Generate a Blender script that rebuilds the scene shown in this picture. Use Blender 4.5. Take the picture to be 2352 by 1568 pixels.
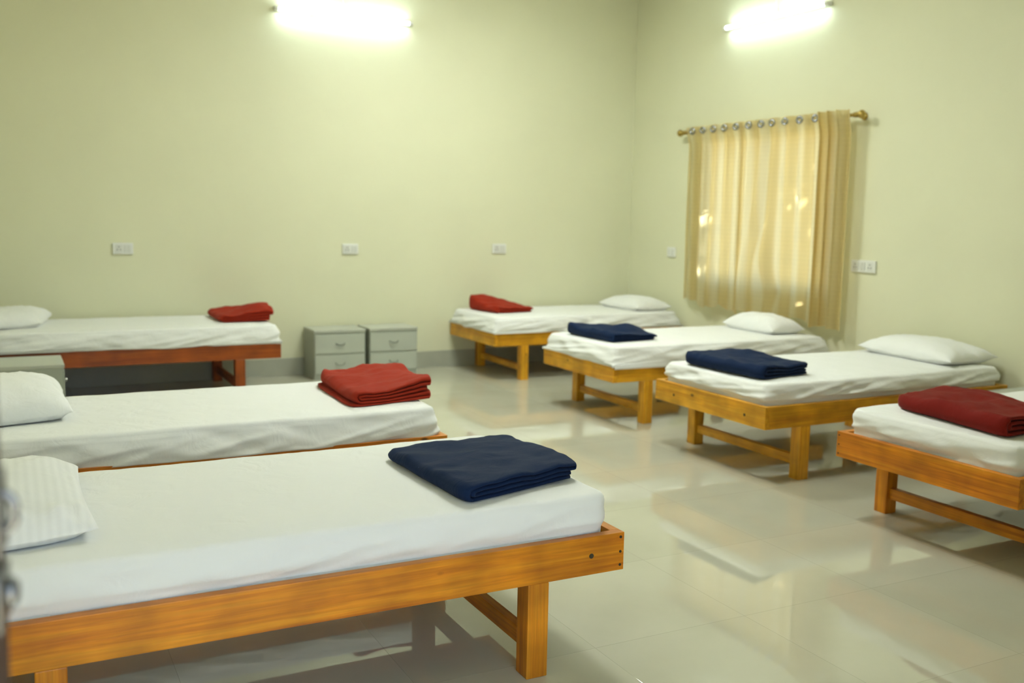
import bpy, bmesh, math, random
from mathutils import Vector, Matrix, noise
for o in list(bpy.data.objects): bpy.data.objects.remove(o, do_unlink=True)
C = bpy.context.scene.collection
scene = bpy.context.scene
random.seed(7)

# ---------------------------------------------------------------- camera
CX, CY, CZ = -5.4917, -8.0918, 1.3696
yaw, pitch, roll = -0.4795, -0.12785, 0.01995
fw = Vector((-math.sin(yaw)*math.cos(pitch), math.cos(yaw)*math.cos(pitch), math.sin(pitch)))
rt = Vector((math.cos(yaw), math.sin(yaw), 0)); up = rt.cross(fw)
r2 = rt*math.cos(roll) + up*math.sin(roll); u2 = -rt*math.sin(roll) + up*math.cos(roll)
cam = bpy.data.cameras.new('camera'); co = bpy.data.objects.new('camera', cam); C.objects.link(co)
co.matrix_world = Matrix(((r2.x, u2.x, -fw.x, CX), (r2.y, u2.y, -fw.y, CY), (r2.z, u2.z, -fw.z, CZ), (0, 0, 0, 1)))
cam.sensor_width = 36; cam.lens = 2253.54/2352*36; cam.clip_start = .02; cam.clip_end = 100
cam.dof.use_dof = True; cam.dof.focus_distance = 3.0; cam.dof.aperture_fstop = 2.6
scene.camera = co

# ---------------------------------------------------------------- world, sun, exposure
w = bpy.data.worlds.new('world'); scene.world = w; w.use_nodes = True
bg = w.node_tree.nodes['Background']; bg.inputs[0].default_value = (.66, .82, 1.0, 1); bg.inputs[1].default_value = .95
SUN_DIR = Vector((.74, -.22, .62)).normalized()          # towards the sun
sl = bpy.data.lights.new('sun', 'SUN'); sl.energy = 15; sl.color = (1, .93, .8); sl.angle = .009
so = bpy.data.objects.new('sun', sl); C.objects.link(so); so.location = (6, -3, 6)
so.rotation_euler = SUN_DIR.to_track_quat('Z', 'Y').to_euler()
TUBE_STRENGTH = 7.5
vs = scene.view_settings
vs.view_transform = 'Standard'; vs.look = 'None'; vs.gamma = 1; vs.use_curve_mapping = False; vs.exposure = 2.15

# ---------------------------------------------------------------- helpers
def tag(o, label=None, cat=None, group=None, kind=None):
    if label: o['label'] = label
    if cat: o['category'] = cat
    if group: o['group'] = group
    if kind: o['kind'] = kind
    return o
def empty(name, loc=(0, 0, 0)):
    o = bpy.data.objects.new(name, None); C.objects.link(o); o.location = loc; o.empty_display_size = .1; return o
def obj(name, bm, m, parent=None, loc=None, smooth=False):
    me = bpy.data.meshes.new(name)
    if smooth is not None:
        for f in bm.faces: f.smooth = smooth
    bm.normal_update(); bm.to_mesh(me); bm.free()
    for mm in (m if isinstance(m, list) else [m]): me.materials.append(mm)
    o = bpy.data.objects.new(name, me); C.objects.link(o)
    if parent: o.parent = parent
    if loc: o.location = loc
    return o
def struct(name, bm, m, parent=None):
    o = obj(name, bm, m, parent)
    if not parent: o['kind'] = 'structure'
    return o
def box(bm, x0, x1, y0, y1, z0, z1, bev=0, seg=2):
    r = bmesh.ops.create_cube(bm, size=1)
    vv = r['verts']
    for v in vv: v.co = Vector(((x0+x1)/2 + v.co.x*(x1-x0), (y0+y1)/2 + v.co.y*(y1-y0), (z0+z1)/2 + v.co.z*(z1-z0)))
    if bev:
        ed = list({e for v in vv for e in v.link_edges})
        bmesh.ops.bevel(bm, geom=ed, offset=bev, segments=seg, affect='EDGES', profile=.5)
    return bm
def B(*a, **k): return box(bmesh.new(), *a, **k)
def tube(bm, p0, p1, r, n=16, r1=None, caps=True):
    p0, p1 = Vector(p0), Vector(p1); d = p1-p0
    M = Matrix.Translation((p0+p1)/2) @ d.to_track_quat('Z', 'Y').to_matrix().to_4x4()
    bmesh.ops.create_cone(bm, cap_ends=caps, segments=n, radius1=r, radius2=r if r1 is None else r1, depth=d.length, matrix=M)
    return bm
def path_tube(bm, pts, r, n=10):
    pts = [Vector(p) for p in pts]; rings = []
    for i, p in enumerate(pts):
        d = (pts[min(i+1, len(pts)-1)] - pts[max(i-1, 0)]).normalized()
        q = d.to_track_quat('Z', 'Y')
        rings.append([bm.verts.new(p + q @ Vector((r*math.cos(2*math.pi*k/n), r*math.sin(2*math.pi*k/n), 0))) for k in range(n)])
    for a, b in zip(rings, rings[1:]):
        for k in range(n): bm.faces.new((a[k], a[(k+1) % n], b[(k+1) % n], b[k]))
    bm.faces.new(rings[0][::-1]); bm.faces.new(rings[-1]); return bm
def lathe(bm, prof, M, n=20):
    rings = []
    for r, z in prof:
        rings.append([bm.verts.new(M @ Vector((r*math.cos(2*math.pi*k/n), r*math.sin(2*math.pi*k/n), z))) for k in range(n)])
    for a, b in zip(rings, rings[1:]):
        for k in range(n): bm.faces.new((a[k], a[(k+1) % n], b[(k+1) % n], b[k]))
    bm.faces.new(rings[0][::-1]); bm.faces.new(rings[-1]); return bm
def ss(a, b, x):
    t = min(1, max(0, (x-a)/(b-a))); return t*t*(3-2*t)
def nz(x, y, z=0): return noise.noise(Vector((x, y, z)))
def gauss(x, y, cx, cy, sx, sy): return math.exp(-((x-cx)/sx)**2 - ((y-cy)/sy)**2)

# ---------------------------------------------------------------- materials
def mat(name):
    m = bpy.data.materials.new(name); m.use_nodes = True; nt = m.node_tree
    return m, nt, nt.nodes['Principled BSDF'], nt.nodes.new, nt.links.new
def setc(s, c): s.default_value = (*c, 1)
def plain(name, col, rough=.5, metal=0, spec=.5, vary=0.0, vscale=3, bump=0, bscale=60):
    m, nt, p, N, L = mat(name)
    setc(p.inputs['Base Color'], col); p.inputs['Roughness'].default_value = rough
    p.inputs['Metallic'].default_value = metal; p.inputs['Specular IOR Level'].default_value = spec
    tc = N('ShaderNodeTexCoord')
    if vary:
        n = N('ShaderNodeTexNoise'); n.inputs['Scale'].default_value = vscale; n.inputs['Detail'].default_value = 4
        L(tc.outputs['Object'], n.inputs['Vector'])
        r = N('ShaderNodeValToRGB'); r.color_ramp.elements[0].position = .3; r.color_ramp.elements[1].position = .7
        r.color_ramp.elements[0].color = (*[c*(1-vary) for c in col], 1); r.color_ramp.elements[1].color = (*[min(1, c*(1+vary)) for c in col], 1)
        L(n.outputs['Fac'], r.inputs['Fac']); L(r.outputs['Color'], p.inputs['Base Color'])
    if bump:
        n2 = N('ShaderNodeTexNoise'); n2.inputs['Scale'].default_value = bscale; n2.inputs['Detail'].default_value = 3
        L(tc.outputs['Object'], n2.inputs['Vector'])
        b = N('ShaderNodeBump'); b.inputs['Strength'].default_value = bump; b.inputs['Distance'].default_value = .01
        L(n2.outputs['Fac'], b.inputs['Height']); L(b.outputs['Normal'], p.inputs['Normal'])
    return m
M_wall = plain('wall_paint', (.71, .71, .51), rough=.55, spec=.25, vary=.025, vscale=1.2, bump=.05, bscale=30)
M_ceil = plain('ceiling_paint', (.80, .80, .74), rough=.8, vary=.02)
M_skirt = plain('skirting_tile', (.40, .41, .33), rough=.3, vary=.06, vscale=5)
M_grey = plain('grey_laminate', (.36, .385, .32), rough=.4, vary=.03, vscale=4)
M_greytop = plain('pale_grey_laminate', (.47, .49, .42), rough=.35, vary=.03, vscale=4)
M_greyfront = plain('grey_drawer_front', (.44, .47, .40), rough=.35, vary=.02, vscale=4)
M_handle = plain('grey_handle', (.22, .23, .19), rough=.3, metal=.5, vary=.03)
M_eyelet = plain('eyelet_metal', (.30, .31, .34), rough=.2, metal=1, vary=.2, vscale=60)
M_dark = plain('dark_gap', (.02, .02, .018), rough=.8, vary=.2)
M_nail = plain('nail_metal', (.06, .05, .03), rough=.5, metal=.6, vary=.2, vscale=40)
M_plate = plain('switch_plastic', (.75, .76, .71), rough=.3, vary=.02)
M_plate2 = plain('switch_rocker', (.66, .67, .62), rough=.3, vary=.02)
M_hole = plain('socket_hole', (.05, .05, .05), rough=.6, vary=.1)
M_brass = plain('antique_brass', (.42, .30, .08), rough=.3, metal=.9, vary=.15, vscale=20)
M_chrome = plain('chrome', (.62, .64, .66), rough=.18, metal=1, vary=.05)
M_steel = plain('door_steel', (.20, .21, .22), rough=.38, metal=1, vary=.08, vscale=30)
M_doorwood = plain('dark_door_wood', (.022, .008, .005), rough=.5, vary=.35, vscale=6)
M_alu = plain('window_aluminium', (.45, .40, .30), rough=.4, metal=.5, vary=.05)
M_ground = plain('outdoor_ground', (.30, .26, .18), rough=.9, vary=.2, vscale=1)
M_leaf = plain('leaf_green', (.06, .12, .025), rough=.6, vary=.5, vscale=4)
M_bark = plain('bark', (.12, .08, .05), rough=.9, vary=.4, vscale=10, bump=.5)
M_deck = plain('plywood_deck', (.30, .16, .05), rough=.7, vary=.2, vscale=8)

def wood(name, dark, mid, light):
    m, nt, p, N, L = mat(name)
    at = N('ShaderNodeAttribute'); at.attribute_name = 'grain'
    mp = N('ShaderNodeMapping'); mp.inputs['Scale'].default_value = (.8, 20, 20); L(at.outputs['Vector'], mp.inputs['Vector'])
    n1 = N('ShaderNodeTexNoise'); n1.inputs['Scale'].default_value = 1.4; n1.inputs['Detail'].default_value = 6; n1.inputs['Distortion'].default_value = .8; n1.inputs['Roughness'].default_value = .6
    L(mp.outputs[0], n1.inputs['Vector'])
    r = N('ShaderNodeValToRGB'); e = r.color_ramp.elements
    e[0].position = .3; e[0].color = (*dark, 1); e[1].position = .72; e[1].color = (*light, 1)
    k = e.new(.5); k.color = (*mid, 1)
    L(n1.outputs['Fac'], r.inputs['Fac'])
    # fine pores
    mp2 = N('ShaderNodeMapping'); mp2.inputs['Scale'].default_value = (6, 160, 160); L(at.outputs['Vector'], mp2.inputs['Vector'])
    n2 = N('ShaderNodeTexNoise'); n2.inputs['Scale'].default_value = 1; n2.inputs['Detail'].default_value = 3; L(mp2.outputs[0], n2.inputs['Vector'])
    mr = N('ShaderNodeMapRange'); mr.inputs[1].default_value = .3; mr.inputs[2].default_value = .7; mr.inputs[3].default_value = .86; mr.inputs[4].default_value = 1.08
    L(n2.outputs['Fac'], mr.inputs[0])
    # uneven varnish blotches
    n3 = N('ShaderNodeTexNoise'); n3.inputs['Scale'].default_value = 7; n3.inputs['Detail'].default_value = 2; L(at.outputs['Vector'], n3.inputs['Vector'])
    mr3 = N('ShaderNodeMapRange'); mr3.inputs[1].default_value = .3; mr3.inputs[2].default_value = .7; mr3.inputs[3].default_value = .72; mr3.inputs[4].default_value = 1.15
    L(n3.outputs['Fac'], mr3.inputs[0])
    mu = N('ShaderNodeMath'); mu.operation = 'MULTIPLY'; L(mr.outputs[0], mu.inputs[0]); L(mr3.outputs[0], mu.inputs[1])
    # knots: sparse voronoi cells
    mp4 = N('ShaderNodeMapping'); mp4.inputs['Scale'].default_value = (3.2, 6, 6); L(at.outputs['Vector'], mp4.inputs['Vector'])
    vo = N('ShaderNodeTexVoronoi'); vo.inputs['Scale'].default_value = 1; L(mp4.outputs[0], vo.inputs['Vector'])
    kn = N('ShaderNodeMapRange'); kn.inputs[1].default_value = .035; kn.inputs[2].default_value = .075; kn.inputs[3].default_value = .22; kn.inputs[4].default_value = 1
    L(vo.outputs['Distance'], kn.inputs[0])
    mu2 = N('ShaderNodeMath'); mu2.operation = 'MULTIPLY'; L(mu.outputs[0], mu2.inputs[0]); L(kn.outputs[0], mu2.inputs[1])
    mx = N('ShaderNodeMix'); mx.data_type = 'RGBA'; mx.blend_type = 'MULTIPLY'; mx.inputs[0].default_value = 1
    L(r.outputs['Color'], mx.inputs[6]); L(mu2.outputs[0], mx.inputs[7]); L(mx.outputs[2], p.inputs['Base Color'])
    p.inputs['Roughness'].default_value = .38; p.inputs['Specular IOR Level'].default_value = .4
    b = N('ShaderNodeBump'); b.inputs['Strength'].default_value = .12; b.inputs['Distance'].default_value = .003
    L(n2.outputs['Fac'], b.inputs['Height']); L(b.outputs['Normal'], p.inputs['Normal'])
    return m
M_wood = wood('orange_varnished_pine', (.44, .115, .004), (.64, .215, .006), (.76, .31, .014))
M_woody = wood('yellow_varnished_pine', (.52, .20, .010), (.70, .33, .015), (.80, .43, .035))
M_woodr = wood('red_brown_varnished_pine', (.24, .045, .006), (.34, .07, .007), (.44, .11, .012))

def cloth(name, col, bump=.25, stripes=0, fine=900, sheen=.15, rough=.85, lint=False):
    m, nt, p, N, L = mat(name)
    tc = N('ShaderNodeTexCoord')
    setc(p.inputs['Base Color'], col); p.inputs['Roughness'].default_value = rough
    p.inputs['Specular IOR Level'].default_value = .15
    p.inputs['Sheen Weight'].default_value = sheen; p.inputs['Sheen Roughness'].default_value = .5
    n = N('ShaderNodeTexNoise'); n.inputs['Scale'].default_value = 9; n.inputs['Detail'].default_value = 4; n.inputs['Distortion'].default_value = 1.2
    L(tc.outputs['Object'], n.inputs['Vector'])
    n2 = N('ShaderNodeTexNoise'); n2.inputs['Scale'].default_value = fine; L(tc.outputs['Object'], n2.inputs['Vector'])
    b = N('ShaderNodeBump'); b.inputs['Strength'].default_value = bump; b.inputs['Distance'].default_value = .02
    L(n.outputs['Fac'], b.inputs['Height'])
    b2 = N('ShaderNodeBump'); b2.inputs['Strength'].default_value = .15; b2.inputs['Distance'].default_value = .001
    L(n2.outputs['Fac'], b2.inputs['Height']); L(b.outputs['Normal'], b2.inputs['Normal']); L(b2.outputs['Normal'], p.inputs['Normal'])
    if stripes:
        wv = N('ShaderNodeTexWave'); wv.bands_direction = 'X'; wv.inputs['Scale'].default_value = stripes
        L(tc.outputs['Object'], wv.inputs['Vector'])
        mx = N('ShaderNodeMix'); mx.data_type = 'RGBA'; setc(mx.inputs[6], [c*.95 for c in col]); setc(mx.inputs[7], col)
        L(wv.outputs['Fac'], mx.inputs[0]); L(mx.outputs[2], p.inputs['Base Color'])
    if lint:
        v = N('ShaderNodeTexVoronoi'); v.inputs['Scale'].default_value = 16; L(tc.outputs['Object'], v.inputs['Vector'])
        lt = N('ShaderNodeMath'); lt.operation = 'LESS_THAN'; lt.inputs[1].default_value = .018; L(v.outputs['Distance'], lt.inputs[0])
        mx = N('ShaderNodeMix'); mx.data_type = 'RGBA'; setc(mx.inputs[6], col); setc(mx.inputs[7], [min(1, c*3+.08) for c in col])
        L(lt.outputs[0], mx.inputs[0]); L(mx.outputs[2], p.inputs['Base Color'])
    return m
M_sheet = cloth('white_cotton_sheet', (.79, .80, .78), bump=.22)
M_pillowp = cloth('plain_pillow_cotton', (.80, .81, .79), bump=.3)
M_pillow = cloth('white_pillow_cotton', (.80, .81, .79), bump=.3, stripes=14)
M_navy = cloth('navy_fleece', (.004, .015, .052), bump=.3, fine=500, sheen=.02, lint=True)
M_red = cloth('brick_red_fleece', (.30, .022, .007), bump=.3, fine=500, sheen=.02)
M_redd = cloth('deep_red_fleece', (.17, .008, .004), bump=.3, fine=500, sheen=.02)

# floor: large glossy vitrified tiles, 0.613 m
def floor_mat():
    m, nt, p, N, L = mat('vitrified_tile')
    tc = N('ShaderNodeTexCoord'); sx = N('ShaderNodeSeparateXYZ'); L(tc.outputs['Object'], sx.inputs[0])
    def cell(out, off):
        a = N('ShaderNodeMath'); a.operation = 'ADD'; a.inputs[1].default_value = off; L(out, a.inputs[0])
        d = N('ShaderNodeMath'); d.operation = 'DIVIDE'; d.inputs[1].default_value = .613; L(a.outputs[0], d.inputs[0])
        fl = N('ShaderNodeMath'); fl.operation = 'FLOOR'; L(d.outputs[0], fl.inputs[0])
        fr = N('ShaderNodeMath'); fr.operation = 'FRACT'; L(d.outputs[0], fr.inputs[0])
        pp = N('ShaderNodeMath'); pp.operation = 'PINGPONG'; pp.inputs[1].default_value = .5; L(fr.outputs[0], pp.inputs[0])
        return fl.outputs[0], pp.outputs[0]
    fx, px = cell(sx.outputs[0], 2.63+.613*20); fy, py = cell(sx.outputs[1], 5.567+.613*20)
    mn = N('ShaderNodeMath'); mn.operation = 'MINIMUM'; L(px, mn.inputs[0]); L(py, mn.inputs[1])
    g = N('ShaderNodeMapRange'); g.inputs[1].default_value = .0008; g.inputs[2].default_value = .0024; L(mn.outputs[0], g.inputs[0])
    cb = N('ShaderNodeCombineXYZ'); L(fx, cb.inputs[0]); L(fy, cb.inputs[1])
    wn = N('ShaderNodeTexWhiteNoise'); L(cb.outputs[0], wn.inputs['Vector'])
    n = N('ShaderNodeTexNoise'); n.inputs['Scale'].default_value = 2.2; n.inputs['Detail'].default_value = 5; L(tc.outputs['Object'], n.inputs['Vector'])
    md = N('ShaderNodeMath'); md.operation = 'MULTIPLY_ADD'; md.inputs[1].default_value = .25; L(wn.outputs['Value'], md.inputs[0]); L(n.outputs['Fac'], md.inputs[2])
    r = N('ShaderNodeValToRGB'); e = r.color_ramp.elements
    e[0].position = .35; e[0].color = (.50, .49, .385, 1); e[1].position = .9; e[1].color = (.58, .57, .455, 1)
    L(md.outputs[0], r.inputs['Fac'])
    mx = N('ShaderNodeMix'); mx.data_type = 'RGBA'; setc(mx.inputs[6], (.43, .42, .33)); L(g.outputs[0], mx.inputs[0]); L(r.outputs['Color'], mx.inputs[7])
    L(mx.outputs[2], p.inputs['Base Color'])
    p.inputs['Roughness'].default_value = .022; p.inputs['IOR'].default_value = 1.6; p.inputs['Specular IOR Level'].default_value = .8
    b = N('ShaderNodeBump'); b.inputs['Strength'].default_value = .25; b.inputs['Distance'].default_value = .001
    L(g.outputs[0], b.inputs['Height']); L(b.outputs['Normal'], p.inputs['Normal'])
    return m
M_floor = floor_mat()

def curtain_mat():
    m, nt, p, N, L = mat('cream_curtain'); out = nt.nodes['Material Output']
    tc = N('ShaderNodeTexCoord')
    wy = N('ShaderNodeTexWave'); wy.bands_direction = 'Y'; wy.inputs['Scale'].default_value = 1.6; L(tc.outputs['Object'], wy.inputs['Vector'])
    wz = N('ShaderNodeTexWave'); wz.bands_direction = 'Z'; wz.inputs['Scale'].default_value = 9; wz.inputs['Distortion'].default_value = .6; L(tc.outputs['Object'], wz.inputs['Vector'])
    r1 = N('ShaderNodeValToRGB'); r1.color_ramp.elements[0].position = .35; r1.color_ramp.elements[1].position = .8
    r1.color_ramp.elements[0].color = (.74, .62, .33, 1); r1.color_ramp.elements[1].color = (.80, .73, .50, 1); L(wy.outputs['Fac'], r1.inputs['Fac'])
    r2_ = N('ShaderNodeMapRange'); r2_.inputs[3].default_value = .98; r2_.inputs[4].default_value = 1.005; L(wz.outputs['Fac'], r2_.inputs[0])
    mx = N('ShaderNodeMix'); mx.data_type = 'RGBA'; mx.blend_type = 'MULTIPLY'; mx.inputs[0].default_value = 1
    L(r1.outputs['Color'], mx.inputs[6]); L(r2_.outputs[0], mx.inputs[7])
    d = N('ShaderNodeBsdfDiffuse'); t = N('ShaderNodeBsdfTranslucent'); L(mx.outputs[2], d.inputs[0]); L(mx.outputs[2], t.inputs[0])
    ms = N('ShaderNodeMixShader'); ms.inputs[0].default_value = .7; L(d.outputs[0], ms.inputs[1]); L(t.outputs[0], ms.inputs[2])
    tr = N('ShaderNodeBsdfTransparent'); m2 = N('ShaderNodeMixShader'); m2.inputs[0].default_value = .02
    L(ms.outputs[0], m2.inputs[1]); L(tr.outputs[0], m2.inputs[2]); L(m2.outputs[0], out.inputs['Surface'])
    return m
M_curt = curtain_mat()
def glass_mat():
    m, nt, p, N, L = mat('window_glass'); out = nt.nodes['Material Output']
    tr = N('ShaderNodeBsdfTransparent'); setc(tr.inputs[0], (.95, .97, .95)); g = N('ShaderNodeBsdfGlossy'); g.inputs['Roughness'].default_value = .02
    f = N('ShaderNodeFresnel'); ms = N('ShaderNodeMixShader'); L(f.outputs[0], ms.inputs[0]); L(tr.outputs[0], ms.inputs[1]); L(g.outputs[0], ms.inputs[2])
    L(ms.outputs[0], out.inputs['Surface']); return m
M_glass = glass_mat()
def emit(name, col, s):
    m, nt, p, N, L = mat(name); setc(p.inputs['Base Color'], (.9, .9, .9))
    setc(p.inputs['Emission Color'], col); p.inputs['Emission Strength'].default_value = s; return m
M_filllamp = emit('fill_diffuser', (.95, 1.0, .93), 11.5)  # glow of the added fill lamps on the ceiling
M_tube = emit('lit_tube', (.80, .97, 1.0), TUBE_STRENGTH)

# ---------------------------------------------------------------- room shell
XL, YF, H = -5.80, -8.0, 3.45
struct('floor', B(XL-.2, .2, YF-.2, .2, -.1, 0), M_floor)
struct('ceiling', B(XL-.2, .2, YF-.2, .2, H, H+.15), M_ceil)
struct('wall_back', B(XL-.2, .2, 0, .2, 0, H), M_wall)
struct('wall_left', B(XL-.2, XL, YF-.2, 0, 0, H), M_wall)
WY0, WY1, WZ0, WZ1 = -2.74, -1.20, .80, 2.04
bm = bmesh.new()
box(bm, 0, .2, YF-.2, WY0, 0, H); box(bm, 0, .2, WY1, 0, 0, H)
box(bm, 0, .2, WY0, WY1, 0, WZ0); box(bm, 0, .2, WY0, WY1, WZ1, H)
struct('wall_right', bm, M_wall)
DX0, DX1 = -5.68, -3.88
bm = bmesh.new()
box(bm, XL, DX0, YF-.2, YF, 0, H); box(bm, DX1, 0, YF-.2, YF, 0, H); box(bm, DX0, DX1, YF-.2, YF, 2.12, H)
struct('wall_front', bm, M_wall)
SK = .146
struct('baseboard_back', B(XL+.012, -.012, -.012, 0, 0, SK, bev=.002), M_skirt)
struct('baseboard_right', B(-.012, 0, YF, 0, 0, SK, bev=.002), M_skirt)
struct('baseboard_left', B(XL, XL+.012, YF, 0, 0, SK, bev=.002), M_skirt)
struct('baseboard_front', B(DX1+.05, -.012, YF, YF+.012, 0, SK, bev=.002), M_skirt)
bm = bmesh.new(); bmesh.ops.create_grid(bm, x_segments=1, y_segments=1, size=25); bmesh.ops.translate(bm, verts=bm.verts, vec=(0, 0, -.15))
g = struct('ground', bm, M_ground)

# window 1 behind the curtain
win = empty('window_1', (.1, (WY0+WY1)/2, WZ0)); win['kind'] = 'structure'
def wpart(name, bm, m):
    bmesh.ops.translate(bm, verts=bm.verts, vec=(-.1, -(WY0+WY1)/2, -WZ0)); return obj(name, bm, m, win)
bm = bmesh.new()
for a in ((WY0, WY0+.045, WZ0, WZ1), (WY1-.045, WY1, WZ0, WZ1), (WY0+.045, WY1-.045, WZ0, WZ0+.045), (WY0+.045, WY1-.045, WZ1-.045, WZ1)):
    box(bm, .07, .13, *a)
ym = (WY0+WY1)/2; box(bm, .07, .13, ym-.025, ym+.025, WZ0+.045, WZ1-.045)
wpart('window_frame', bm, M_alu)
for a, b in ((WY0+.045, ym-.025), (ym+.025, WY1-.045)):
    wpart('window_pane', B(.097, .101, a, b, WZ0+.045, WZ1-.045), M_glass)
bm = bmesh.new()
for k in range(1, 6):
    z = WZ0 + (WZ1-WZ0)*k/6; box(bm, .15, .16, WY0, WY1, z-.006, z+.006)
for k in range(1, 4):
    y = WY0 + (WY1-WY0)*k/4; box(bm, .16, .17, y-.006, y+.006, WZ0, WZ1)
wpart('window_grille', bm, M_alu)

# door 1: leaf swung into the room beside the camera
dr = empty('door_1', (-5.633, -7.97, 0)); dr['kind'] = 'structure'
DL = .79; ang = math.atan2(.79, .135)
def dpart(name, bm, m, par=dr, smooth=False):
    o = obj(name, bm, m, par, smooth=smooth); return o
dr.rotation_euler = (0, 0, ang)     # local +x runs along the leaf to its free edge, local -y faces the room
bm = bmesh.new(); box(bm, 0, DL, 0, .035, .01, 2.08, bev=.003)
leaf = dpart('door_leaf', bm, M_doorwood)
bm = bmesh.new()
for z0, z1 in ((.15, .95), (1.15, 1.95)): box(bm, .12, DL-.12, -.006, .0, z0, z1, bev=.004)
dpart('door_panel', bm, M_doorwood)
bm = bmesh.new(); pts = []
for k in range(13):
    a = math.pi*k/12; pts.append((DL-.022 , -.002-.011*math.sin(a), 1.105+.022*(1-math.cos(a))*.75))
path_tube(bm, pts, .004, 10); box(bm, DL-.05, DL-.004, -.004, 0, 1.09, 1.155, bev=.001)
dpart('door_handle', bm, M_steel, smooth=True)
bm = bmesh.new(); box(bm, DL-.055, DL-.002, -.004, 0, 1.03, 1.075, bev=.001)
lathe(bm, [(.004, 0), (.012, .001), (.013, .004), (.011, .007), (.008, .009), (.002, .010)], Matrix.Translation((DL-.018, -.003, 1.052)) @ Matrix.Rotation(math.pi/2, 4, 'X'), 20)
dpart('door_bolt', bm, M_steel, smooth=True)
bm = bmesh.new()
for z in (.25, 1.05, 1.85): tube(bm, (-.004, .018, z-.05), (-.004, .018, z+.05), .007)
dpart('hinge', bm, M_steel, smooth=True)
bm = bmesh.new()
box(bm, DX0, DX0+.035, YF-.12, YF, 0, 2.12); box(bm, DX1-.035, DX1, YF-.12, YF, 0, 2.12); box(bm, DX0+.035, DX1-.035, YF-.12, YF, 2.085, 2.12)
struct('trim_1', bm, M_doorwood)
# second leaf of the wide doorway, swung in on the right
d2 = empty('door_2', (-3.905, -7.955, 0)); d2['kind'] = 'structure'; d2.rotation_euler = (0, 0, math.radians(84))
bm = bmesh.new(); box(bm, 0, DL, 0, .035, .01, 2.08, bev=.003); obj('door_leaf', bm, M_doorwood, d2)
bm = bmesh.new()
for z0, z1 in ((.15, .95), (1.15, 1.95)): box(bm, .12, DL-.12, .035, .041, z0, z1, bev=.004)
obj('door_panel', bm, M_doorwood, d2)
bm = bmesh.new()
for z in (.25, 1.05, 1.85): tube(bm, (-.004, .018, z-.05), (-.004, .018, z+.05), .007)
obj('hinge', bm, M_steel, d2, smooth=True)

# ---------------------------------------------------------------- unseen tree, added outside the window to break the sun into spots on the curtain
def tree():
    r = empty('tree', (4.2, -2.6, -.15))
    tag(r, 'leafy green tree added unseen outside the window to dapple the curtain with sun', 'tree')
    rnd = random.Random(3)
    bm = bmesh.new()
    path_tube(bm, [(0, 0, 0), (.05, .03, 1), (-.05, .0, 2), (.02, .05, 3.0), (0, 0, 4.2)], .11, 12)
    path_tube(bm, [(0, 0, 2.2), (-.4, .5, 3.0), (-.7, 1.0, 3.8)], .05, 8)
    path_tube(bm, [(0, 0, 2.4), (-.3, -.6, 3.2), (-.5, -1.2, 4.0)], .05, 8)
    obj('trunk', bm, M_bark, r, smooth=True)
    # sunlit gaps: rays that reach the curtain at these spots
    spots = [(-.06, -1.27, 1.43), (-.06, -1.42, 1.42), (-.06, -1.33, 1.33), (-.06, -1.28, 1.17), (-.05, -2.74, 1.40)]
    base = Vector((4.2, -2.6, -.15))
    bm = bmesh.new(); n = 0
    while n < 12000:
        p = Vector((rnd.uniform(-1, 1), rnd.uniform(-1, 1), rnd.uniform(-1, 1)))
        if p.length > 1: continue
        p = Vector((p.x*1.9, p.y*2.1, 3.9+p.z*1.9)); n += 1
        wp = p + base; bad = False
        for k, s in enumerate(spots):
            v = wp-Vector(s); t = v.dot(SUN_DIR)
            if (v-SUN_DIR*t).length < (.055 if k < 3 else .05): bad = True; break
        if bad: continue
        q = Vector((rnd.gauss(0, 1), rnd.gauss(0, 1), rnd.gauss(0, 1))).to_track_quat('Z', 'Y').to_matrix()
        s = rnd.uniform(.06, .11)
        pts = [(0, -1, 0), (.5, -.3, .05), (.45, .4, .05), (0, 1, 0), (-.45, .4, .05), (-.5, -.3, .05)]
        bm.faces.new([bm.verts.new(p + q @ (Vector(a)*s)) for a in pts])
    o = obj('foliage', bm, M_leaf, r); o['kind'] = 'stuff'
tree()

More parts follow.
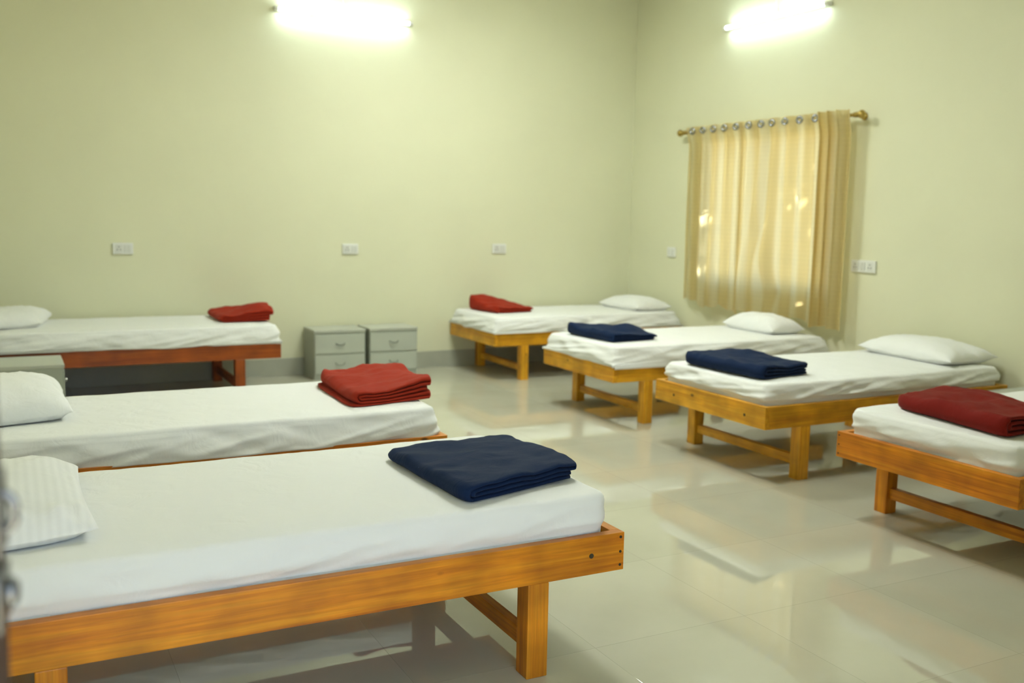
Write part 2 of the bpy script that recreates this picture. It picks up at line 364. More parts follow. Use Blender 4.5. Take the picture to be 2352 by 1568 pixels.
# ---------------------------------------------------------------- beds
def grain(o, axis, rnd):
    me = o.data; a = me.attributes.new('grain', 'FLOAT_VECTOR', 'POINT')
    off = (rnd.uniform(0, 40), rnd.uniform(0, 40), rnd.uniform(0, 40))
    for i, v in enumerate(me.vertices):
        c = v.co; p = (c.x, c.y, c.z) if axis == 'x' else (c.y, c.x, c.z) if axis == 'y' else (c.z, c.x, c.y)
        a.data[i].vector = (p[0]+off[0], p[1]+off[1], p[2]+off[2])
ZT, ZB, LEN, LS = .412, .2926, 1.90, .07
def bed(name, x0, y0, W, m, label, group, inset=.262, style='side', nails=(), seed=0):
    """x0,y0: lower corner; runs along +x by LEN and +y by W."""
    rnd = random.Random(seed); t = .032
    r = empty(name, (x0, y0, 0)); tag(r, label, 'bed', group)
    def P(n, bm, ax):
        o = obj(n, bm, m, r); grain(o, ax, rnd); return o
    if style == 'side':
        for y in (0, W-t): P('side_rail', B(0, LEN, y, y+t, ZB, ZT, bev=.002), 'x')
        for x in (0, LEN-t): P('end_rail', B(x, x+t, t, W-t, ZB, ZT, bev=.002), 'y')
    else:
        for y in (0, W-t): P('side_rail', B(t, LEN-t, y, y+t, ZB, ZT, bev=.002), 'x')
        for x in (0, LEN-t): P('end_rail', B(x, x+t, 0, W, ZB, ZT, bev=.002), 'y')
    for x in (inset, LEN-inset-LS):
        for y in (.001, W-LS-.001): P('leg', B(x, x+LS, y, y+LS, 0, ZB, bev=.003), 'z')
        P('stretcher', B(x+.018, x+.052, LS+.001, W-LS-.001, .072, .124, bev=.002), 'y')
    bm = B(t, LEN-t, t, W-t, ZT-.05, ZT-.032)
    obj('bed_deck', bm, M_deck, r)
    for x in (.35, LEN/2, LEN-.35): P('slat', B(x-.03, x+.03, t, W-t, ZT-.10, ZT-.051), 'y')
    for (px, py, pz, nx, ny, rad) in nails:
        bm = bmesh.new(); tube(bm, (px, py, pz), (px+nx*.0015, py+ny*.0015, pz), rad, 10); obj('nail', bm, M_nail, r)
    return r

def mattress(name, x0, y0, W, label, group, over=(0, 0, 0, 0), seed=0, top=.53, wr=.006, res=.03, ext=(0, 0, 0, 0)):
    """over = drape past the rail on (x-, x+, y-, y+) sides in metres below rail top"""
    lx, ly = LEN, W; ins = .036
    hx, hy = lx/2-ins, ly/2-ins; re = .020; rc = .05; bz = ZT-.03
    cxm, cym = x0+lx/2, y0+ly/2
    def EX(d): return max(0, d.x)**2*ext[1]+max(0, -d.x)**2*ext[0]+max(0, d.y)**2*ext[3]+max(0, -d.y)**2*ext[2]
    def stretch(v_):   # push single sides outwards
        v_.x += ext[1]*max(0, v_.x)/hx - ext[0]*max(0, -v_.x)/hx
        v_.y += ext[3]*max(0, v_.y)/hy - ext[2]*max(0, -v_.y)/hy
    nx, ny = int(lx/res), int(ly/res)
    def plan(u, v, ex):   # u,v in [-1,1]
        a, b = u*(hx-re+ex), v*(hy-re+ex); R = rc-re+ex; ax, ay = hx-re+ex-R, hy-re+ex-R
        if abs(a) > ax and abs(b) > ay:
            dx, dy = abs(a)-ax, abs(b)-ay; mI = max(dx, dy); n2 = math.hypot(dx, dy)
            if n2 > 0: dx *= mI/n2; dy *= mI/n2
            a = math.copysign(ax+dx, a); b = math.copysign(ay+dy, b)
        return a, b
    sd = seed*13.7
    def topz(a, b):
        z = top + .004*nz(a*2.2+sd, b*2.6, 1) + .0022*nz(a*7+sd, b*9, 5) + .0012*(1-abs(nz((a+b*.6)*14+sd, (b-a*.3)*5, 9))*2)
        e = max(abs(a)/hx, abs(b)/hy); z -= .006*ss(.8, 1, e)
        return z
    bm = bmesh.new(); G = {}
    for i in range(nx+1):
        for j in range(ny+1):
            a, b = plan(2*i/nx-1, 2*j/ny-1, 0); G[i, j] = bm.verts.new((a, b, topz(a, b)))
    for i in range(nx):
        for j in range(ny): bm.faces.new((G[i, j], G[i+1, j], G[i+1, j+1], G[i, j+1]))
    loop = [(i, 0) for i in range(nx)] + [(nx, j) for j in range(ny)] + [(i, ny) for i in range(nx, 0, -1)] + [(0, j) for j in range(ny, 0, -1)]
    prev = [G[k] for k in loop]
    n = len(loop)
    rows = 16
    s = [0]
    for k in range(1, n): s.append(s[-1] + (prev[k].co-prev[k-1].co).length)
    per = s[-1] + .03
    arcs = 5
    steps = [('arc', math.pi/2*k/arcs) for k in range(1, arcs+1)] + [('dn', k/rows) for k in range(1, rows+1)]
    ringinfo = []
    for kind, t in steps:
        ring = []
        for q, (i, j) in enumerate(loop):
            u, v = 2*i/nx-1, 2*j/ny-1
            ex = re*math.sin(t) if kind == 'arc' else re
            a, b = plan(u, v, ex); a0, b0 = plan(u, v, 0)
            d = Vector((a-a0, b-b0, 0)); d = d.normalized() if d.length > 1e-6 else Vector((0, 0, 0))
            if d.length == 0: d = Vector((a, b, 0)).normalized()
            wx, wy = max(0, d.x)**2*over[1] + max(0, -d.x)**2*over[0], max(0, d.y)**2*over[3] + max(0, -d.y)**2*over[2]
            ov = wx+wy
            sp = s[q]; zt0 = topz(a0, b0)
            if kind == 'arc': z = zt0-re*(1-math.cos(t)); dd = .3*t
            else:
                hem = bz if ov <= 0 else ZT - ov*(.35 + 1.1*abs(nz(sp*2.3+sd, 3, 3))+.25*nz(sp*9+sd, 1, 1))
                z = (zt0-re)*(1-t) + hem*t; dd = 1
            h = (top-z)/(top-ZT)
            # folds: diagonal pulls + soft bulge
            f = 1.5*wr*(1.1*nz(sp*3.0+h*1.6+sd, h*.8, 2) + .8*nz(sp*8-h*2.2+sd, h*1.0, 7))
            rdg = 1-2.2*abs(nz(sp*4.2+h*2.4+sd, h*1.1+4, 11)); f += wr*1.5*max(0, rdg)*min(1, h*1.6)
            f += .005*math.sin(min(1, h)*math.pi)
            if ov > 0: f += (ins+.004-EX(d)+.004*abs(nz(sp*6, 2, sd)))*ss(.05, .95, h)*min(1, ov/.015)
            else: f -= .010*ss(.7, 1.0, h); f = f if h < .8 else min(f, .0)
            f *= dd
            p = Vector((a, b, z)) + d*f
            if ov > .012 and z < ZT+.006:
                # keep the hanging cloth outside the rail
                for ax_, half in ((0, lx/2), (1, ly/2)):
                    if abs(d[ax_]) > .5 and abs(p[ax_]) < half+.004-EX(d): p[ax_] = math.copysign(half+.004-EX(d), p[ax_])
            ring.append(bm.verts.new(p))
        for q in range(n):
            q2 = (q+1) % n; bm.faces.new((prev[q2], prev[q], ring[q], ring[q2]))
        prev = ring
    # underside: turn in over the rail, then the hidden bottom
    for (ex, z) in ((-.004, ZT+.002), (-.03, ZT-.02), (-.05, bz)):
        ring = []
        for q, (i, j) in enumerate(loop):
            a, b = plan(2*i/nx-1, 2*j/ny-1, re+ex); ring.append(bm.verts.new((a, b, min(z, prev[q].co.z) if prev[q].co.z < z and ex > -.004 else z)))
        for q in range(n):
            q2 = (q+1) % n; bm.faces.new((prev[q2], prev[q], ring[q], ring[q2]))
        prev = ring
    bm.faces.new(prev)
    for v_ in bm.verts: stretch(v_.co)
    bmesh.ops.recalc_face_normals(bm, faces=bm.faces)
    o = obj(name, bm, M_sheet, None, (cxm, cym, 0), smooth=True); tag(o, label, 'mattress', group)
    return o

def blanket(corn, label, m, zb=.532, t=.0145, bumps=(), taper=(1, 1, 1, 1), seed=0, group='folded fleece blankets', jut=(.0, .06), kind=0):
    """corn: near-left, near-right, far-right, far-left footprint; folds show on the near end."""
    cs = [Vector((*c, 0)) for c in corn]; cen = sum(cs, Vector())/4
    ew = ((cs[1]-cs[0]).length+(cs[2]-cs[3]).length)/2
    h = t/2; ns = 16; path = []
    def st(u0, u1, lay):
        for k in range(ns+1): path.append((u0+(u1-u0)*k/ns, lay))
    def turn(uc, l0, l1, side, nn=8):
        R = abs(l1-l0)/2
        for k in range(1, nn):
            a = math.pi*k/nn; path.append((uc+side*R*t/ew*math.sin(a)*.95, (l0+l1)/2-(l1-l0)/2*math.cos(a)))
    # bottom layer right->left, big wrap up the left, top left->right, turn, back, turn, last layer
    big = 1.5*t/ew; lo = 0
    if kind == 1:      # an extra bottom layer whose edge sticks out on the left
        st(-.06, .97, .35); turn(.97, .35, 1.2, 1); lo = .7
    def st(u0, u1, lay, st0=st): st0(u0, u1, lay+lo)
    def turn(uc, l0, l1, side, nn=8, t0=turn): t0(uc, l0+lo, l1+lo, side, nn)
    st(1-jut[1], big, .5); turn(big, .5, 3.5, -1, 12); st(big, 1-h/ew, 3.5); turn(1-h/ew, 3.5, 2.5, 1)
    st(1-h/ew, big+.012, 2.5); turn(big+.012, 2.5, 1.5, -1); st(big+.012, 1-jut[1]*.4-.03, 1.5)
    P2 = [(u*ew, l*t) for u, l in path]
    nv = 44; half = t*.46
    def nrm(i):
        a = P2[max(i-1, 0)]; b = P2[min(i+1, len(P2)-1)]; dx, dy = b[0]-a[0], b[1]-a[1]; L_ = math.hypot(dx, dy) or 1
        return -dy/L_, dx/L_
    bm = bmesh.new(); rows = []; sd = seed*7.3
    for j in range(nv+1):
        v = j/nv; rl, rr = [], []
        endr = min(1, min(v, 1-v)*nv/2.0); rnd_ = .55+.45*math.sin(endr*math.pi/2)
        for i, (u_, w_) in enumerate(P2):
            nx_, ny_ = nrm(i)
            for lst, sg in ((rl, 1), (rr, -1)):
                uu = (u_+nx_*half*sg*rnd_)/ew; ww = w_+ny_*half*sg*rnd_
                lay = path[i][1]
                vv = v + (.010*nz(lay*3+sd, uu*2, 2)+.012*(lay-2)*.35*(1 if kind else -.6))*(1 if v < .5 else -1)*(1-abs(2*min(v, 1-v)))
                uu2 = uu + .012*nz(v*3+sd, lay*.8, 4)
                uu2 = .5+(uu2-.5)*(1-.07*abs(2*vv-1)**12); vv = .5+(vv-.5)*(1-.04*abs(2*uu2-1)**10)
                a = cs[0].lerp(cs[1], uu2); b = cs[3].lerp(cs[2], uu2); p = a.lerp(b, vv)
                tp = (taper[0]*(1-uu)+taper[1]*uu)*(1-v) + (taper[3]*(1-uu)+taper[2]*uu)*v
                hh = 1.0
                for (bu, bv, su, sv, am) in bumps: hh += am*gauss(uu, v, bu, bv, su, sv)
                hh += .22*nz(uu*3+sd, v*4, 3)+.09*nz(uu*9+sd, v*9, 6)+.10*max(0, 1-4*abs(nz(uu*2.2+v*1.5+sd, v*2.2-uu, 9)))
                z = max(.0008, ww*tp*hh)
                lst.append(Vector((p.x-cen.x, p.y-cen.y, z)))
        rows.append((rl, rr))
    V = [([bm.verts.new(p) for p in rl], [bm.verts.new(p) for p in rr]) for rl, rr in rows]
    n = len(P2)
    for j in range(nv):
        for s_ in (0, 1):
            a, b = V[j][s_], V[j+1][s_]
            for i in range(n-1): bm.faces.new((a[i], a[i+1], b[i+1], b[i]))
        for i in (0, n-1): bm.faces.new((V[j][0][i], V[j+1][0][i], V[j+1][1][i], V[j][1][i]))
    for j in (0, nv):
        a, b = V[j]
        for i in range(n-1): bm.faces.new((a[i], a[i+1], b[i+1], b[i]))
    bmesh.ops.recalc_face_normals(bm, faces=bm.faces)
    o = obj('folded_blanket', bm, m, None, (cen.x, cen.y, zb), smooth=True)
    return tag(o, label, 'blanket', group)

def pillow(corn, label, zb=.531, H_=.105, seed=0, group='white pillows on the beds', crease=(), tilt=(0, 0), m=None):
    cs = [Vector((*c, 0)) for c in corn]; cen = sum(cs, Vector())/4
    n = 46; sd = seed*5.1; bm = bmesh.new(); T, Bt = {}, {}
    for i in range(n+1):
        for j in range(n+1):
            # denser towards the edges
            u = math.sin((i/n-.5)*math.pi); v = math.sin((j/n-.5)*math.pi)
            pu, pv = u*(1-.055*(1-v*v)*abs(u)**3), v*(1-.045*(1-u*u)*abs(v)**3)
            a = cs[0].lerp(cs[1], (pu+1)/2); b = cs[3].lerp(cs[2], (pu+1)/2); p = a.lerp(b, (pv+1)/2)
            e = (1-abs(u)**2.6)*(1-abs(v)**2.6); th = H_*max(0, e)**.48
            edge = 1-min(1, e*1.6)
            ang_ = math.atan2(v, u)
            wr = .010*edge*nz(ang_*7+sd, e*2, 1)*ss(0, .15, e+.02) + .006*nz(u*2.5+sd, v*2.5, 2)*min(1, e*3) + .003*nz(u*8+sd, v*6, 3)*min(1, e*3)
            for (cu, cv, su, sv, am) in crease: wr += am*gauss(u, v, cu, cv, su, sv)*min(1, e*4)
            zedge = .018 + .012*abs(u*v)**2 + .006*nz(ang_*4+sd, 0, 8)
            zt = zedge + th*.86 + wr
            zbm = max(0.0, zedge*(1-min(1, e*6)))
            q = Vector((p.x-cen.x, p.y-cen.y, 0))
            tz = tilt[0]*u+tilt[1]*v
            T[i, j] = bm.verts.new(q+Vector((0, 0, max(zt, zbm+.001)+max(0, tz))))
            if 0 < i < n and 0 < j < n: Bt[i, j] = bm.verts.new(q+Vector((0, 0, zbm+max(0, tz)*.2)))
            else: Bt[i, j] = T[i, j]
    for i in range(n):
        for j in range(n):
            bm.faces.new((T[i, j], T[i+1, j], T[i+1, j+1], T[i, j+1]))
            f = (Bt[i, j], Bt[i, j+1], Bt[i+1, j+1], Bt[i+1, j])
            if len(set(f)) == 4 and not all(k in (T[i, j], T[i+1, j], T[i+1, j+1], T[i, j+1]) for k in f):
                try: bm.faces.new(f)
                except ValueError: pass
    bmesh.ops.recalc_face_normals(bm, faces=bm.faces)
    o = obj('pillow', bm, m or M_pillowp, None, (cen.x, cen.y, zb), smooth=True)
    return tag(o, label, 'pillow', group)

BG, MG = 'wooden single beds', 'white sheeted mattresses on the beds'
xa = -3.828
nA = [(LEN-.014, 0, z, 0, -1, .0045) for z in (.398, .352, .310)] + [(LEN-.118, 0, .352, 0, -1, .008)]
bed('single_bed', xa-LEN, -5.668, .925, M_wood, 'orange varnished wooden single bed nearest the camera, with the big navy blanket on it', BG, nails=nA, seed=1)
bed('single_bed', -3.797-LEN, -4.2405, .925, M_wood, 'wooden single bed in the left row directly behind the nearest bed', BG, seed=2)
bed('single_bed', -3.694-LEN, -.945, .925, M_woodr, 'reddish brown wooden single bed along the back wall at far left', BG, seed=3)
bed('single_bed', -1.925, -.925, .905, M_woody, 'wooden single bed in the far right corner against the back wall', BG, inset=.25, style='end', seed=4)
bed('single_bed', -1.976, -2.777, .934, M_woody, 'wooden single bed with its pillow in front of the curtained window', BG, inset=.25, style='end', seed=5)
bF = [(0, .16, .345, -1, 0, .008), (0, .78, .345, -1, 0, .008)]
bed('single_bed', -2.030, -4.284, .962, M_woody, 'yellow wooden single bed in the right row, second from the camera', BG, inset=.25, style='end', nails=bF, seed=6)
nG = [(0, .925-.014, z, -1, 0, .004) for z in (.395, .352, .31)]
bed('single_bed', -2.096, -5.765, .925, M_wood, 'wooden single bed cut off by the right edge of the photo', BG, inset=.27, style='end', nails=nG, seed=7)

mattress('mattress', xa-LEN, -5.668, .925, 'mattress in a smooth white sheet on the bed nearest the camera', MG, over=(0, 0, 0, .02), seed=1, wr=.0045, res=.02, top=.535, ext=(0, 0, 0, .03))
mattress('mattress', -3.797-LEN, -4.2405, .925, 'white sheeted mattress under the bright red folded blanket, behind the nearest bed', MG, seed=2, wr=.008, res=.024, top=.535, over=(0, 0, .014, 0))
mattress('mattress', -3.694-LEN, -.945, .925, 'white sheeted mattress on the reddish bed along the back wall at left', MG, over=(0, .02, .022, 0), seed=3, wr=.008, top=.54, ext=(0, .02, .02, 0))
mattress('mattress', -1.925, -.925, .905, 'white sheeted mattress on the bed in the far right corner', MG, over=(.03, 0, .028, 0), seed=4, wr=.009, top=.535, ext=(.022, 0, .02, 0))
mattress('mattress', -1.976, -2.777, .934, 'white sheeted mattress on the bed in front of the curtained window', MG, over=(.022, 0, .04, 0), seed=5, wr=.009, ext=(.022, 0, .022, 0))
mattress('mattress', -2.030, -4.284, .962, 'white sheeted mattress on the yellow bed, second from the camera in the right row', MG, seed=6, wr=.012, res=.024, top=.525)
mattress('mattress', -2.096, -5.765, .925, 'white sheeted mattress under the long deep red blanket at the right edge', MG, seed=7, wr=.006, res=.024)

blanket([(-4.335, -5.60), (-3.865, -5.46), (-3.885, -4.97), (-4.365, -5.0)], 'big navy blue folded blanket on the bed nearest the camera', M_navy,
        zb=.537, t=.0135, bumps=((.5, .45, .35, .3, .15),), taper=(1.05, .95, .8, .7), seed=1)
blanket([(-4.175, -4.11), (-3.775, -4.03), (-3.745, -3.43), (-4.155, -3.50)], 'bright red folded blanket on the second bed of the left row', M_red,
        zb=.538, t=.0145, bumps=((.45, .75, .16, .12, -.25), (.93, .06, .22, .22, .5), (.75, .7, .3, .2, .25)), taper=(.85, 1.0, 1.15, 1.0), seed=2, kind=1)
blanket([(-4.09, -.76), (-3.69, -.72), (-3.64, -.20), (-4.09, -.22)], 'red folded blanket on the reddish bed along the back wall at left', M_red,
        zb=.545, t=.017, bumps=((.75, .35, .3, .4, .8),), taper=(.7, .9, 1.2, .8), seed=3)
blanket([(-1.78, -.66), (-1.38, -.60), (-1.42, -.16), (-1.84, -.20)], 'small red folded blanket on the bed in the far right corner', M_red,
        zb=.538, t=.0135, bumps=((.35, .9, .5, .4, .75),), taper=(.95, .65, 1.0, 1.5), seed=4)
blanket([(-1.875, -2.60), (-1.45, -2.54), (-1.51, -1.96), (-1.90, -2.02)], 'navy folded blanket on the bed in front of the curtained window', M_navy,
        zb=.533, t=.0145, bumps=((.75, .42, .35, .2, .8), (.1, .95, .3, .2, .3)), taper=(1.05, .6, .9, 1.05), seed=5)
blanket([(-1.945, -4.15), (-1.545, -4.08), (-1.59, -3.46), (-1.97, -3.50)], 'navy folded blanket on the yellow bed, second from the camera in the right row', M_navy,
        zb=.528, t=.0175, bumps=((.75, .62, .3, .17, .45), (.7, .25, .4, .2, -.1)), taper=(1.0, .9, .9, 1.1), seed=6, jut=(0, -.02))
blanket([(-2.01, -5.625), (-1.56, -5.585), (-1.46, -4.96), (-1.905, -4.99)], 'deep red thick folded blanket on the bed at the right edge of the photo', M_redd,
        zb=.533, t=.018, bumps=((.8, .85, .3, .2, .15),), taper=(1.15, 1.05, .95, .95), seed=7)

# pillows: near-left, near-right, far-right, far-left
pillow([(-5.76, -5.58), (-5.305, -5.50), (-5.31, -4.83), (-5.74, -4.83)], 'white striped pillow on the bed nearest the camera', seed=1, H_=.125, zb=.538, m=M_pillow, crease=((.9, -.8, .12, .1, .02), (.6, -.9, .08, .12, .018), (.2, -.92, .07, .1, .016), (.75, .1, .1, .5, -.012)))
pillow([(-5.72, -4.06), (-5.27, -3.95), (-5.28, -3.42), (-5.70, -3.42)], 'white plump pillow on the second bed of the left row', seed=2, H_=.155, zb=.541)
pillow([(-5.70, -.78), (-5.28, -.70), (-5.19, -.20), (-5.62, -.2)], 'white pillow on the reddish bed along the back wall at left', seed=3, H_=.12, zb=.543, tilt=(0, .02))
pillow([(-.475, -.86), (-.07, -.82), (-.07, -.22), (-.50, -.24)], 'white pillow on the bed in the far right corner', seed=4, H_=.115, zb=.537, crease=((-.9, -.1, .2, .3, -.015),))
pillow([(-.50, -2.63), (-.15, -2.60), (-.15, -1.98), (-.47, -2.02)], 'white pillow in front of the curtained window', seed=5, H_=.13, zb=.534)
pillow([(-.55, -4.20), (-.07, -4.16), (-.07, -3.44), (-.48, -3.42)], 'white pillow on the yellow bed, second from the camera in the right row', seed=6, H_=.125, crease=((.2, -.7, .25, .3, -.02),))

# ---------------------------------------------------------------- nightstands
def nightstand(x, y, rot, W, D, Ht, label, knob=False):
    """local: front faces -y, spans x 0..W, y 0..D (back)"""
    r = empty('nightstand', (x, y, 0)); r.rotation_euler = (0, 0, rot); tag(r, label, 'nightstand', 'grey bedside drawer cabinets')
    t = .016; bm = bmesh.new()
    box(bm, 0, t, 0, D, 0, Ht-.022); box(bm, W-t, W, 0, D, 0, Ht-.022); box(bm, t, W-t, D-t, D, 0, Ht-.022)
    box(bm, t, W-t, .02, D-t, .035, .05); box(bm, t, W-t, .002, .024, 0, .048)
    box(bm, t, W-t, 0, .02, .197, .217); box(bm, t, W-t, 0, .02, Ht-.045, Ht-.022)
    obj('cabinet_body', bm, M_grey, r)
    obj('cabinet_top', B(-.003, W+.003, -.008, D, Ht-.022, Ht, bev=.003), M_greytop, r)
    zs = [(.05, .20), (.214, Ht-.04)]
    for z0, z1 in zs:
        d = obj('drawer', B(.006, W-.006, -.007, -.0005, z0, z1, bev=.002), M_greyfront, r)
        if knob:
            bm = bmesh.new(); lathe(bm, [(.004, 0), (.004, .012), (.011, .016), (.011, .022), (.006, .026)], Matrix.Translation((W/2, -.006, (z0+z1)/2)) @ Matrix.Rotation(math.pi/2, 4, 'X'), 14)
            obj('knob', bm, M_chrome, d, smooth=True)
        else:
            bm = bmesh.new(); zc = (z0+z1)/2; pts = []
            for k in range(15):
                u = -1+2*k/14; pts.append((W/2+.038*u, -.006-.016*(1-abs(u)**6), zc+.008-.016*(1-abs(u)**4)))
            path_tube(bm, pts, .0036, 8); obj('drawer_handle', bm, M_handle, d, smooth=True)
    return r
nightstand(-3.268, -.33, 0, .432, .305, .41, 'grey two-drawer bedside cabinet, left one of the pair at the back wall')
nightstand(-2.797, -.33, 0, .425, .305, .41, 'grey two-drawer bedside cabinet, right one of the pair at the back wall')
nightstand(-5.195, -1.66, math.pi/2, .42, .50, .425, 'grey bedside cabinet standing between the two far left beds, seen from its side', knob=True)
nightstand(-.46, -4.315, -math.pi/2, .46, .43, .40, 'grey bedside cabinet between the two right beds, mostly hidden behind the nearer mattress', knob=True)

# ---------------------------------------------------------------- switch plates
def plate(pos, face, w, h, label, sockets):
    """face 'b': on the back wall, 'r': on the right wall"""
    r = empty('switch_board', pos); tag(r, label, 'switch board', 'white electrical boards on the walls')
    if face == 'r': r.rotation_euler = (0, 0, -math.pi/2)   # local -y -> world -x
    obj('cover_plate', B(-w/2, w/2, -.016, 0, -h/2, h/2, bev=.004), M_plate, r)
    for kind, cx, cw in sockets:
        if kind == 's':
            bm = B(cx-cw/2, cx+cw/2, -.021, -.015, -h*.32, h*.32, bev=.002); obj('rocker_switch', bm, M_plate2, r)
        else:
            s = obj('power_socket', B(cx-cw/2, cx+cw/2, -.019, -.015, -h*.34, h*.34, bev=.002), M_plate2, r)
            bm = bmesh.new()
            for dx, dz in ((0, .013), (-.011, -.008), (.011, -.008)): tube(bm, (cx+dx, -.0202, dz), (cx+dx, -.0185, dz), .0042, 10)
            obj('socket_hole', bm, M_hole, s)
pb = [('o', -.030, .05), ('s', .018, .022), ('s', .044, .022)]
plate((-4.669, 0, 1.058), 'b', .148, .088, 'white switch board on the back wall above the reddish bed, leftmost', pb)
plate((-2.858, 0, 1.058), 'b', .140, .088, 'white switch board on the back wall above the pair of cabinets', pb)
plate((-1.440, 0, 1.064), 'b', .140, .088, 'white switch board on the back wall above the red blanket in the far right corner', pb)
plate((0, -.70, 1.062), 'r', .12, .092, 'white switch board on the window wall left of the curtain', [('s', -.025, .03), ('s', .025, .03)])
plate((0, -2.99, 1.056), 'r', .225, .088, 'wide white switch board on the window wall right of the curtain', [('o', -.07, .05), ('s', -.02, .024), ('s', .008, .024), ('o', .065, .05)])

# ---------------------------------------------------------------- tube lights
def tube_light(pos, rot, label):
    r = empty('tube_light', pos); r.rotation_euler = (0, 0, rot); tag(r, label, 'tube light', 'lit tube lights on the walls')
    L_ = 1.17   # local: along x 0..L, wall at y=0, room towards -y
    obj('batten', B(.0, L_, -.030, 0, -.003, .030, bev=.004), M_plate, r)
    bm = bmesh.new(); tube(bm, (.03, -.046, .010), (L_-.03, -.046, .010), .014, 20); obj('light_tube', bm, M_tube, r, smooth=False)
    for x in (.0, L_-.03):
        bm = bmesh.new(); tube(bm, (x, -.046, .010), (x+.03, -.046, .010), .017, 18); box(bm, x+.004, x+.026, -.045, -.029, .0, .022, bev=.002)
        obj('end_cap', bm, M_plate, r)
    bm = bmesh.new(); path_tube(bm, [(L_*.5, -.006, .036), (L_*.5, -.010, .06), (L_*.5-.01, -.008, .12), (L_*.5-.012, -.006, .30), (L_*.5-.012, -.006, .49)], .004, 8)
    box(bm, L_*.5-.02, L_*.5+.02, -.030, 0, .034, .052, bev=.002)
    obj('power_cable', bm, M_plate, r)
tube_light((-3.494, -.004, 2.952), 0, 'long white lit tube light high on the back wall')
tube_light((-.004, -1.362, 2.944), -math.pi/2, 'long white lit tube light high on the window wall above the curtain')

for (lx_, ly_, lab) in ((-2.3, -1.9, 'round lit ceiling light above the window end of the room, unseen and added to brighten it'), (-3.0, -4.1, 'round lit ceiling light above the aisle near the nearest beds, unseen and added to brighten them')):  # unseen fill lamps, added because the wall tubes alone leave the room too dim
    cl = empty('fill_ceiling_light', (lx_, ly_, H-.001)); tag(cl, lab, 'ceiling light', 'added round fill lights on the ceiling')
    bm = bmesh.new(); tube(bm, (0, 0, -.05), (0, 0, 0), .35, 48); obj('fill_light_housing', bm, M_plate, cl)
    bm = bmesh.new(); lathe(bm, [(.33, -.05), (.332, -.062), (.31, -.078), (.19, -.088), (.02, -.090)], Matrix.Identity(4), 40); obj('fill_light_diffuser', bm, M_filllamp, cl, smooth=True)

# ---------------------------------------------------------------- curtains
RZ, RX = 2.122, -.095
cr = empty('curtain_rod', (RX, -1.9, RZ)); tag(cr, 'antique brass curtain rod with ball finials above the window', 'curtain rod')
def rp(n, bm, m, sm=True):
    bmesh.ops.translate(bm, verts=bm.verts, vec=(-RX, 1.9, -RZ)); return obj(n, bm, m, cr, smooth=sm)
bm = bmesh.new(); tube(bm, (RX, -2.92, RZ), (RX, -.92, RZ), .0125, 16); rp('rod', bm, M_brass)
for y, s in ((-2.92, -1), (-.92, 1)):
    bm = bmesh.new(); Mx = Matrix.Translation((RX, y, RZ)) @ Matrix.Rotation(-s*math.pi/2, 4, 'X')
    lathe(bm, [(.013, -.01), (.020, -.004), (.020, .004), (.012, .010), (.014, .016), (.026, .028), (.031, .042), (.027, .056), (.014, .068), (.006, .074)], Mx, 18); rp('finial', bm, M_brass)
for y in (-2.905, -.955):
    bm = bmesh.new(); tube(bm, (RX, y, RZ-.004), (-.006, y, RZ-.004), .007, 12); tube(bm, (-.008, y, RZ-.004), (0, y, RZ-.004), .028, 18)
    tube(bm, (RX, y-.008, RZ), (RX, y+.008, RZ), .019, 16); rp('rod_bracket', bm, M_brass)

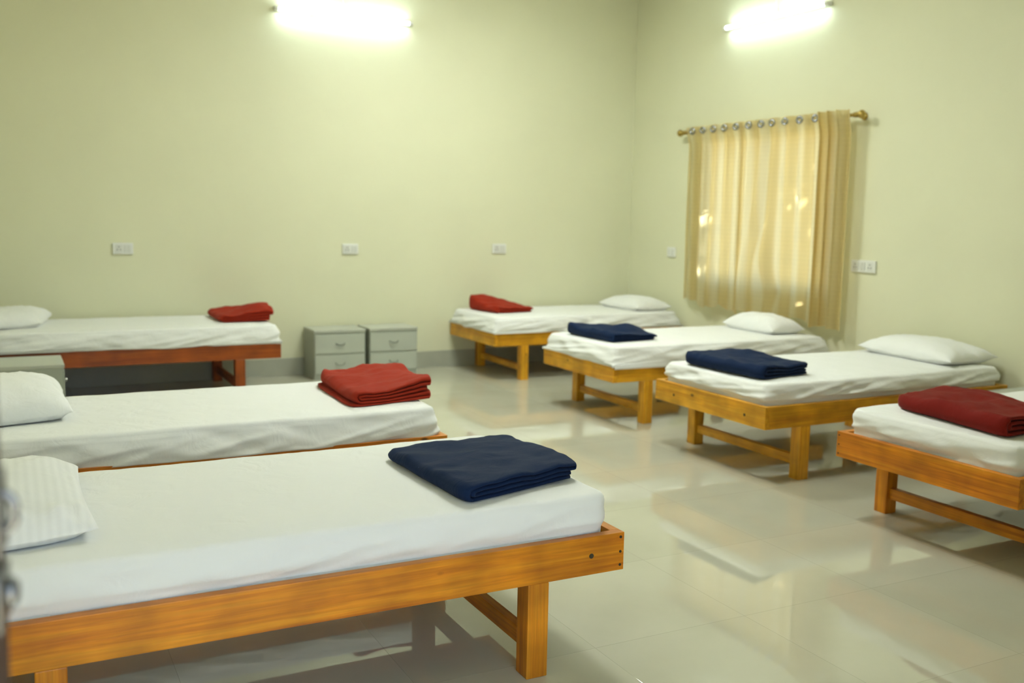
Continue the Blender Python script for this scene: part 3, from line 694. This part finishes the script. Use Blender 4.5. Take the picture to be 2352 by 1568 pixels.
def curtain(ys, label, zbot, fold, eyes, seed, disturb=()):
    """ys: list of (fabric position, world y); fold(yfab)-> amplitude"""
    r = empty('curtain', (RX, (ys[0]+ys[1])/2, RZ)); tag(r, label, 'curtain', 'cream eyelet curtains')
    y0, y1 = ys; n = 230; mz = 64; zt = RZ+.038
    bm = bmesh.new(); G = {}
    for i in range(n+1):
        s = i/n
        for j in range(mz+1):
            v = j/mz; z = zt+(zbot(s)-zt)*v
            y = y0+(y1-y0)*s; dx, dy = fold(s, v)
            nn = .012*nz(s*5+seed, v*1.5, 1)*v + .006*nz(s*16+seed, v*3, 2)*v
            for (bs, bv, ss_, sv, am) in disturb: dx += am*gauss(s+.25*(v-bv), v, bs, bv, ss_, sv)
            G[i, j] = bm.verts.new((min(-.020, RX+dx+nn-.030*(1-ss(0, .12, v)))-RX, y+dy-(y0+y1)/2, z-RZ))
    for i in range(n):
        for j in range(mz): bm.faces.new((G[i, j], G[i, j+1], G[i+1, j+1], G[i+1, j]))
    obj('curtain_fabric', bm, M_curt, r, smooth=True)
    for (ye, a) in eyes:
        bm = bmesh.new(); R1, R2, n1, n2 = .021, .0085, 20, 8; ring = []
        Mr = Matrix.Translation((-.044, ye-(y0+y1)/2, 0)) @ Matrix.Rotation(a, 4, 'Z')
        for k in range(n1):
            A = 2*math.pi*k/n1; ring.append([bm.verts.new(Mr @ Vector((.6*R2*math.sin(2*math.pi*q/n2), (R1+R2*math.cos(2*math.pi*q/n2))*math.cos(A), (R1+R2*math.cos(2*math.pi*q/n2))*math.sin(A)))) for q in range(n2)])
        for k in range(n1):
            for q in range(n2): bm.faces.new((ring[k][q], ring[(k+1) % n1][q], ring[(k+1) % n1][(q+1) % n2], ring[k][(q+1) % n2]))
        obj('eyelet', bm, M_eyelet, r, smooth=True)
# left panel: shallow folds
yA0, yA1 = -1.00, -1.72
eyA = [-1.105, -1.245, -1.385, -1.53, -1.675]
def foldA(s, v):
    ph = 2*math.pi*((yA1-yA0)*s/(-.145)) + .6
    a = .020*(1-.35*v)
    return a*math.sin(ph+.5*v)*(.5+.5*ss(0, .15, v)), .008*math.cos(ph*2)*(1-v) - .05*v*s*(1-s)
curtain((yA0, yA1), 'cream curtain panel hanging on the left half of the window', lambda s: .655-.045*s+.02*math.sin(s*11)+.012*math.sin(s*29), foldA,
        [(y, .35) for y in eyA], 3, disturb=((.5, .85, .12, .3, -.025), (.95, .9, .06, .5, .03)))
yB0, yB1 = -1.70, -2.88
eyB = [-1.83, -1.975, -2.10, -2.245, -2.40, -2.56]
def foldB(s, v):
    # s up to .75: open folds;  beyond: bunched stack standing into the room
    k = ss(.74, .80, s)
    ph = 2*math.pi*s*(yB0-yB1)/.148
    ps = 2*math.pi*(s-.74)/.26*3.5
    a = .020*(1-.35*v)*(.5+.5*ss(0, .15, v))
    dx = (1-k)*a*math.sin(ph+.8*v*math.sin(5*s)) + k*(-.030+.040*math.sin(ps))
    return dx, (1-k)*(.03*math.sin(v*3)*math.sin(s*7)) + k*.018*math.cos(ps)
curtain((yB0, yB1), 'cream curtain panel on the right half of the window with its edge bunched up', lambda s: .62-.03*ss(.7, .8, s)+.012*math.sin(s*23), foldB,
        [(y, .35) for y in eyB], 8, disturb=((.10, .80, .05, .35, -.04), (.30, .72, .07, .16, -.05), (.38, .88, .10, .08, .045), (.2, .6, .05, .1, .04)))
